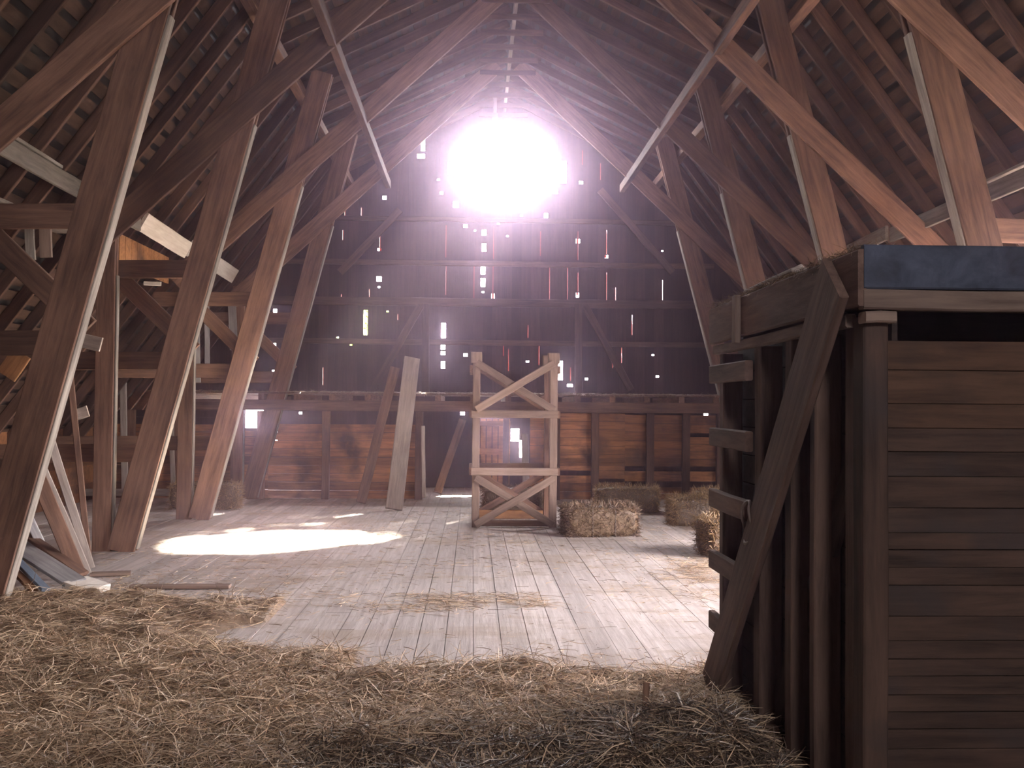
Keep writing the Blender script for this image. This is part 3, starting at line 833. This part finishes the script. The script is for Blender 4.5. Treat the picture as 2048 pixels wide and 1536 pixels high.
def bale(label, x, y, rz, L=0.92, W=0.46, H=0.37, mat='hay', fuzz=4500, tilt=0):
    t = thing('hay_bale', label, 'hay bale', (x, y, 0), 'hay bales on the loft floor')
    n = (14, 8, 7)
    V, Fq = [], []
    idx = {}

    def vid(i, j, k):
        if (i, j, k) not in idx:
            u, v, w = i / n[0] * 2 - 1, j / n[1] * 2 - 1, k / n[2] * 2 - 1
            r = 1 - 0.05 * (abs(u) ** 6 + abs(v) ** 6) * abs(w) ** 3
            px_, py_, pz_ = u * L / 2, v * W / 2 * (1 - 0.05 * abs(u) ** 4), w * H / 2 * (1 - 0.06 * abs(u) ** 4)
            for tw in (-0.33, 0.33):                 # pinch under the twine
                g = math.exp(-((u - tw) / 0.09) ** 2) * 0.035
                py_ *= 1 - g; pz_ *= 1 - g
            jj = 0.012
            idx[(i, j, k)] = len(V)
            V.append((px_ * r + random.uniform(-jj, jj), py_ * r + random.uniform(-jj, jj), max(0.002, pz_ * r + H / 2 + random.uniform(-jj, jj))))
        return idx[(i, j, k)]
    for i in range(n[0]):
        for j in range(n[1]):
            Fq.append((vid(i, j, 0), vid(i, j + 1, 0), vid(i + 1, j + 1, 0), vid(i + 1, j, 0)))
            Fq.append((vid(i, j, n[2]), vid(i + 1, j, n[2]), vid(i + 1, j + 1, n[2]), vid(i, j + 1, n[2])))
    for i in range(n[0]):
        for k in range(n[2]):
            Fq.append((vid(i, 0, k), vid(i + 1, 0, k), vid(i + 1, 0, k + 1), vid(i, 0, k + 1)))
            Fq.append((vid(i, n[1], k), vid(i, n[1], k + 1), vid(i + 1, n[1], k + 1), vid(i + 1, n[1], k)))
    for j in range(n[1]):
        for k in range(n[2]):
            Fq.append((vid(0, j, k), vid(0, j, k + 1), vid(0, j + 1, k + 1), vid(0, j + 1, k)))
            Fq.append((vid(n[0], j, k), vid(n[0], j + 1, k), vid(n[0], j + 1, k + 1), vid(n[0], j, k + 1)))
    # stalks sticking out of every face
    m = fuzz
    face = rng.integers(0, 5, m)
    u = rng.uniform(-1, 1, (m, 3)) * np.array([L / 2, W / 2, H / 2])
    nr = np.zeros((m, 3))
    for f, (ax, sg) in enumerate(((0, 1), (0, -1), (1, 1), (1, -1), (2, 1))):
        k = face == f
        u[k, ax] = sg * [L, W, H][ax] / 2 * 0.96; nr[k, ax] = sg
    u[:, 2] += H / 2
    d = rng.normal(0, 1, (m, 3)); d += nr * 0.5
    d /= np.linalg.norm(d, axis=1, keepdims=True)
    ln = rng.uniform(0.03, 0.1, m)[:, None]
    sd_ = np.cross(d, rng.normal(0, 1, (m, 3))); sd_ /= np.linalg.norm(sd_, axis=1, keepdims=True) + 1e-9
    s_ = sd_ * rng.uniform(0.0015, 0.003, m)[:, None]
    q = u + d * ln
    q[:, 2] = np.maximum(q[:, 2], 0.003)
    SV = np.stack([u - s_, u + s_, q + s_, q - s_], 1).reshape(-1, 3)
    SF = (np.arange(m) * 4)[:, None] + np.array([[0, 1, 2, 3]])
    o = np_mesh('hay', SV, SF, mat, (V, Fq))
    o.data.materials.append(M['hay_core'])
    mi = np.zeros(len(SF) + len(Fq), dtype=np.int32); mi[len(SF):] = 1
    o.data.polygons.foreach_set('material_index', mi)
    o.parent = t
    for tw in (-0.33, 0.33):
        Vt, Ft = [], []
        xx = tw * L / 2; hw, hh = W / 2 + 0.002, H / 2 + 0.004
        ring = [(-hw, 0.004), (hw, 0.004), (hw, 2 * hh), (-hw, 2 * hh)]
        for k in range(4):
            a = Vector((xx, ring[k][0], ring[k][1])); b = Vector((xx, ring[(k + 1) % 4][0], ring[(k + 1) % 4][1]))
            dd = (b - a).normalized(); e1 = Vector((1, 0, 0)) * 0.004; e2 = dd.cross(Vector((1, 0, 0))) * 0.004
            s0 = len(Vt)
            for p in (a, b):
                for (c1, c2) in ((1, 1), (-1, 1), (-1, -1), (1, -1)): Vt.append(p + e1 * c1 + e2 * c2)
            for c in range(4): Ft.append((s0 + c, s0 + (c + 1) % 4, s0 + 4 + (c + 1) % 4, s0 + 4 + c))
        mo = mesh_obj('twine', Vt, Ft, 'rope'); mo.parent = t
    t.rotation_euler = (0, 0, rz)
    return t


def gp(px, py):
    d = R3 @ Vector((px - 1024, -(py - 768), -F))
    return EYE + d * (-EYE.z / d.z)


p = gp(1200, 1072)
bale('dark dusty hay bale on the floor close to the right side of the chute frame', p.x, p.y + 0.12, 0.16, L=0.88, H=0.36, mat='hay_dull', fuzz=7000)
p = gp(1257, 1026); bale('long hay bale lying square in front of the right partition boards', p.x, p.y + 0.2, -0.12, L=0.94)
p = gp(1385, 1053); bale('yellow hay bale by the far end of the granary bin', p.x, p.y + 0.2, 0.1, L=0.55, W=0.4, H=0.38)
p = gp(1438, 1045); bale('loose yellow hay bale tipped against its neighbour behind the granary bin', p.x + 0.04, p.y + 0.35, 0.9, L=0.7, H=0.42, fuzz=3500)
p = gp(1480, 1115); bale('orange-brown hay bale mostly hidden behind the granary bin ladder', p.x - 0.02, p.y + 0.2, 0.2, L=0.7, H=0.4)
p = gp(400, 1022); bale('hay bale on the floor behind the third truss post on the left', p.x, p.y + 0.35, 0.05, L=1.0, W=0.45, H=0.38)
p = gp(1028, 1038); bale('dark hay bale seen through the lower braces of the chute frame', p.x, p.y + 0.45, 0.0, L=0.85, H=0.4, mat='hay_dull')

# ------------------------------------------------------------------ granary bin
BX, BY0, BY1, BZ = 1.37, 3.38, 5.42, 2.18
BXR = 3.4
G = thing('granary_bin', 'dark wooden granary bin with exposed side studs and a blue top edge', 'granary bin', ((BX + BXR) / 2, (BY0 + BY1) / 2, 0))
zs = [at(1900, py, BY0).z for py in (682, 741, 808, 857, 904, 954, 1017, 1067, 1101, 1136, 1172, 1234, 1283, 1320, 1354, 1392, 1426, 1460, 1500)]
zs = zs + [0.24, 0.13, 0.0]
for i, (a, b) in enumerate(zip(zs[:-1], zs[1:])):
    if a - b < 0.02: continue
    w = a - b - 0.0015
    board('front_board', (BX + 0.06, BY0 + 0.02 + random.uniform(0, 0.004), (a + b) / 2), (BXR, BY0 + 0.02, (a + b) / 2), w, 0.022, (0, 1, 0), 'bin_warm' if i < 3 else 'bin', G, jit=0.001, ch=0.002)
board('top_band', (BX - 0.01, BY0 - 0.03, 2.1), (BXR, BY0 - 0.03, 2.1), 0.155, 0.03, (0, 1, 0), 'paint_blue', G)['label'] = 'blue-grey band along the top front edge'
board('top_rail', (BX - 0.01, BY0 - 0.02, 1.985), (BXR, BY0 - 0.02, 1.985), 0.07, 0.05, (0, 1, 0), 'bin_rail', G)
board('rail_block', (BX - 0.0, BY0 - 0.0, 1.925), (BX + 0.11, BY0 - 0.0, 1.925), 0.04, 0.07, (0, 1, 0), 'bin_rail', G)
# side: inner sheathing, posts and studs
V, Fc = [], []
zz = 0.0
while zz < 1.95:
    abox(V, Fc, (BX + 0.12, BY0 + 0.03, zz + 0.003), (BX + 0.14, BY1, min(1.95, zz + 0.147))); zz += 0.15
mesh_obj('side_boards', V, Fc, 'bin_dark', G)
V, Fc = [], []
abox(V, Fc, (BX + 0.14, BY1 - 0.03, 0), (BXR, BY1, 2.16))
abox(V, Fc, (BXR - 0.03, BY0 + 0.05, 0), (BXR, BY1, 2.16))
abox(V, Fc, (BX + 0.14, BY0 + 0.1, 1.62), (BXR - 0.04, BY1 - 0.04, 1.64))
mesh_obj('back_boards', V, Fc, 'bin_dark', G)
board('corner_post', (BX + 0.05, BY0 + 0.05, 0), (BX + 0.05, BY0 + 0.05, 1.93), 0.09, 0.1, (0, 1, 0), 'bin', G)
board('corner_post', (BX + 0.07, BY0 + 0.16, 0), (BX + 0.07, BY0 + 0.16, 1.93), 0.1, 0.1, (0, 1, 0), 'bin_frame', G)
for (yk, th) in ((3.9, 0.06), (4.2, 0.09), (4.66, 0.1), (5.34, 0.08)):
    board('stud', (BX + 0.06, yk, 0), (BX + 0.06, yk, 1.9), 0.11, th, (0, 1, 0), 'bin_frame', G)
board('side_band', (BX - 0.015, BY0 - 0.04, 2.06), (BX - 0.015, BY1 + 0.06, 2.06), 0.2, 0.03, (1, 0, 0), 'bin_frame', G)
board('side_rail', (BX + 0.0, BY0 + 0.1, 1.925), (BX + 0.0, BY1 + 0.02, 1.925), 0.05, 0.04, (1, 0, 0), 'bin_rail', G)
board('cleat', (BX - 0.045, 4.86, 1.93), (BX - 0.045, 4.86, 2.17), 0.07, 0.03, (1, 0, 0), 'bin_rail', G)
board('brace', (BX - 0.05, 3.5, 2.08), (BX - 0.05, 5.36, 0.04), 0.25, 0.035, (1, 0, 0), 'bin_frame', G)
board('brace', (BX + 0.09, 3.62, 1.45), (BX + 0.09, 4.72, 0.02), 0.14, 0.03, (1, 0, 0), 'bin_dark', G)
for z, L0 in ((1.79, 4.72), (1.44, 4.72), (1.1, 4.72), (0.76, 4.74), (0.42, 5.1)):
    board('rung', (BX - 0.02, L0, z), (BX - 0.02, BY1 + 0.02, z), 0.1, 0.04, (1, 0, 0), 'bin_frame', G)
V, Fc = [], []
xk = BX
while xk < BXR:
    abox(V, Fc, (xk, BY0 - 0.01, 2.15), (min(BXR, xk + 0.19), BY1 + 0.05, 2.175)); xk += 0.195
mesh_obj('lid_boards', V, Fc, 'bin_frame', G)
Vd, Fd = strands(3500, (BX - 0.03, BX + 0.12), (BY0, BY1 + 0.05), (2.165, 2.18), (0.02, 0.07), (0.0015, 0.003), 0.4)
o = np_mesh('straw_dust', Vd, Fd, 'hay_dull'); tag(o, 'dusty chaff lying along the left top edge of the granary bin', 'chaff', kind='stuff')
# boards resting on the bin top
tag(board('board', at(1500, 584, 5.3), at(1600, 540, 4.3), 0.08, 0.02, (0, 0, 1), 'timber_pale'), 'thin pale board end lying on the left edge of the granary bin top', 'board')
# rope loop on the stud
V, Fc = [], []
N, K = 28, 6
for i in range(N):
    a = 2 * math.pi * i / N
    c = Vector((BX - 0.06 - 0.01 * math.sin(3 * a), 4.6 + 0.075 * math.cos(a), 1.06 + 0.1 * math.sin(a)))
    tn = Vector((0, -math.sin(a) * 0.075, math.cos(a) * 0.1)).normalized(); e2 = tn.cross(Vector((1, 0, 0)))
    for k in range(K):
        b = 2 * math.pi * k / K
        V.append(c + (Vector((1, 0, 0)) * math.cos(b) + e2 * math.sin(b)) * 0.008)
for i in range(N):
    for k in range(K):
        Fc.append((i * K + k, i * K + (k + 1) % K, ((i + 1) % N) * K + (k + 1) % K, ((i + 1) % N) * K + k))
tag(mesh_obj('rope_loop', V, Fc, 'rope', smooth=True), 'small dark rope loop hanging on a stud of the granary bin', 'rope')

# ------------------------------------------------------------------ straw litter


def vnoise(x, y, f, seed):
    r = np.random.default_rng(seed); T = r.uniform(0, 1, (64, 64))
    x = x * f + 100; y = y * f + 100
    xi = np.floor(x).astype(int); yi = np.floor(y).astype(int); fx = x - xi; fy = y - yi
    fx = fx * fx * (3 - 2 * fx); fy = fy * fy * (3 - 2 * fy)
    g = lambda a, b: T[a % 64, b % 64]
    return (g(xi, yi) * (1 - fx) + g(xi + 1, yi) * fx) * (1 - fy) + (g(xi, yi + 1) * (1 - fx) + g(xi + 1, yi + 1) * fx) * fy


def cover(x, y, near_only=False):
    """how deep the straw lies, 0..1"""
    ns = vnoise(x, y, 1.7, 1) * 0.5 + vnoise(x, y, 4.1, 2) * 0.3 + vnoise(x, y, 9.3, 3) * 0.2
    edge = np.where(x > -0.75, 6.05, 8.2)
    edge = np.where((x > -1.5) & (x <= -0.75), 6.6, edge)
    near = np.clip((edge - y + (ns - 0.5) * 0.7) / 0.25, 0, 1)
    bare = np.exp(-(((x + 1.45) / 0.42) ** 2 + ((y - 6.9) / 0.5) ** 2))
    near = near * (1 - np.clip(bare * 1.4, 0, 1))
    if near_only: return near
    band = np.clip(1.25 - np.abs(y - 8.0 + 0.1 * x) / 0.42, 0, 1) * (x > -3.2) * (x < 0.6) * np.clip((ns - 0.42) * 6, 0, 1)
    right = np.clip(1.2 - np.abs(y - 9.3) / 1.3, 0, 1) * np.clip((x - 1.7) * 2, 0, 1) * np.clip((ns - 0.42) * 6, 0, 1)
    return np.maximum(np.maximum(near, band * 0.8), right * 0.6)


def relief(x, y):
    c = cover(x, y, True)
    z = c * (0.018 + 0.13 * vnoise(x, y, 2.2, 5) * vnoise(x, y, 6.0, 6) + 0.045 * vnoise(x, y * 1.6, 9, 7)) - 0.012
    heap = np.exp(-(((x - 0.95) / 0.36) ** 2 + ((y - 4.45) / 0.42) ** 2))
    heap2 = np.exp(-(((x - 1.25) / 0.3) ** 2 + ((y - 5.0) / 0.25) ** 2))
    return z + 0.13 * heap * (0.6 + 0.6 * vnoise(x, y, 7, 8)) + 0.05 * heap2


gx, gy = np.meshgrid(np.linspace(-4.6, 4.6, 300), np.linspace(2.2, 10.8, 300))
gz = relief(gx, gy)
GV = np.stack([gx.ravel(), gy.ravel(), gz.ravel()], 1)
ii, jj = np.meshgrid(np.arange(299), np.arange(299))
b0 = (jj * 300 + ii).ravel()
GF = np.stack([b0, b0 + 1, b0 + 301, b0 + 300], 1)
keepf = (gz.ravel()[GF].max(axis=1) > -0.006)
cxm = GV[GF].mean(axis=1)
inbin = (cxm[:, 0] > BX + 0.05) & (cxm[:, 1] > BY0) & (cxm[:, 1] < BY1)
GF = GF[keepf & ~inbin]
outbin = lambda x, y: 1.0 * ~((x > BX - 0.02) & (y > BY0 - 0.1) & (y < BY1 + 0.05))
kp = lambda x, y: np.clip(cover(x, y) * 1.0, 0, 1) * (np.abs(x) < 0.62 * y + 0.4) * outbin(x, y)
SV1, SF1 = strands(150000, (-4.6, 3.4), (3.3, 6.6), (0.0, 0.016), (0.06, 0.22), (0.0025, 0.0055), 0.28, kp, relief)
SV2, SF2 = strands(120000, (-4.6, 4.6), (6.2, 10.6), (0.0, 0.012), (0.05, 0.2), (0.0025, 0.005), 0.2, kp, relief)
sparse = lambda x, y: (0.12 + 0.6 * np.clip(1.2 - np.hypot((x + 1.9) / 1.6, (y - 9.3) / 1.5), 0, 1) + 0.6 * np.clip((vnoise(x, y, 1.3, 21) - 0.5) * 4, 0, 1)) * outbin(x, y)
SV3, SF3 = strands(34000, (-4.6, 5), (5.8, 16.5), (0.003, 0.006), (0.03, 0.13), (0.003, 0.006), 0.06, sparse)
SVa = np.concatenate([SV1, SV2, SV3]); SFa = np.concatenate([SF1, SF2 + len(SV1), SF3 + len(SV1) + len(SV2)])
SV4, SF4 = strands(5000, (-4.4, 3.2), (3.6, 8.0), (0.01, 0.03), (0.14, 0.34), (0.004, 0.008), 0.2, kp, relief)
SFa = np.concatenate([SFa, SF4 + len(SVa)]); SVa = np.concatenate([SVa, SV4])
o = np_mesh('straw_litter', SVa, SFa, 'straw', (GV, GF))
o.data.materials.append(M['straw_base'])
mi = np.zeros(len(SFa) + len(GF), dtype=np.int32); mi[len(SFa):] = 1
o.data.polygons.foreach_set('material_index', mi)
tag(o, 'loose trampled straw spread over the loft floor', 'straw', kind='stuff')

shade_zone = lambda x, y: np.clip((np.where(x > 0.45, 4.95, 4.55) - y + (vnoise(x, y, 3.0, 31) - 0.5) * 0.5) * 5, 0, 1) * np.clip((x + 0.9) * 2, 0, 1) * outbin(x, y)  # area where the bin's shade is painted in with darker straw
HV, HF = strands(42000, (-0.9, 2.2), (3.3, 5.2), (0.008, 0.03), (0.04, 0.16), (0.003, 0.006), 0.28, shade_zone, relief)
o = np_mesh('shaded_straw', HV, HF, 'straw_shade')
tag(o, 'straw heap at the foot of the granary bin, coloured dark for the shade there', 'straw', kind='stuff')

# stick poking from the dark straw heap at the bin's foot
tag(board('stick', (0.82, 4.62, 0.05), (0.86, 4.75, 0.26), 0.03, 0.025, (0, 1, 0), 'timber'), 'short dark stick poking up from the shaded straw heap', 'stick')

# ------------------------------------------------------------------ tree outside
T = thing('tree', 'sunlit yellow-green tree glimpsed through the tall slot in the gable', 'tree', (at(731, 700, 34).x, 34, -2.2))
V, Fc = [], []
for i in range(12):
    a = 2 * math.pi * i / 12
    V += [(0.2 * math.cos(a), 0.2 * math.sin(a), 0), (0.1 * math.cos(a), 0.1 * math.sin(a), 4.6)]
for i in range(12):
    j = (i + 1) % 12; Fc.append((2 * i, 2 * j, 2 * j + 1, 2 * i + 1))
tr = mesh_obj('trunk', V, Fc, 'timber'); tr.parent = T
nl = 9000
d = rng.normal(0, 1, (nl, 3)); d /= np.linalg.norm(d, axis=1, keepdims=True)
c = d * (rng.uniform(0.5, 1, nl) ** 0.4)[:, None] * np.array([1.5, 1.5, 2.3]) + np.array([0, 0, 5.4])
e1 = rng.normal(0, 1, (nl, 3)); e1 /= np.linalg.norm(e1, axis=1, keepdims=True); e2 = np.cross(e1, d); 
LV = np.stack([c - e1 * .1, c + e2 * .06, c + e1 * .1, c - e2 * .06], 1).reshape(-1, 3)
LF = (np.arange(nl) * 4)[:, None] + np.array([[0, 1, 2, 3]])
fo = np_mesh('foliage', LV, LF, 'leaf'); fo.parent = T

# ------------------------------------------------------------------ purple-tinted haze added for the lens glow round the hay door
HAZE = True
if HAZE:
    hm = bpy.data.materials.new('glow_haze'); hm.use_nodes = True
    n = hm.node_tree.nodes; l = hm.node_tree.links; n.clear()
    out = n.new('ShaderNodeOutputMaterial'); vs = n.new('ShaderNodeVolumeScatter')
    vs.inputs['Color'].default_value = (1.0, 0.76, 1.0, 1); vs.inputs['Density'].default_value = 0.007; vs.inputs['Anisotropy'].default_value = 0.93
    l.new(vs.outputs[0], out.inputs['Volume'])
    V, Fc = [], []
    abox(V, Fc, (CX - 6.8, YF + 0.2, 0.01), (CX + 6.8, YB - 0.01, 7.9))
    o = mesh_obj('haze', V, Fc, hm)  # added volume for the lens glow round the hay door
    tag(o, 'faint haze added in the loft for the lens glow round the hay door', 'haze', kind='stuff')
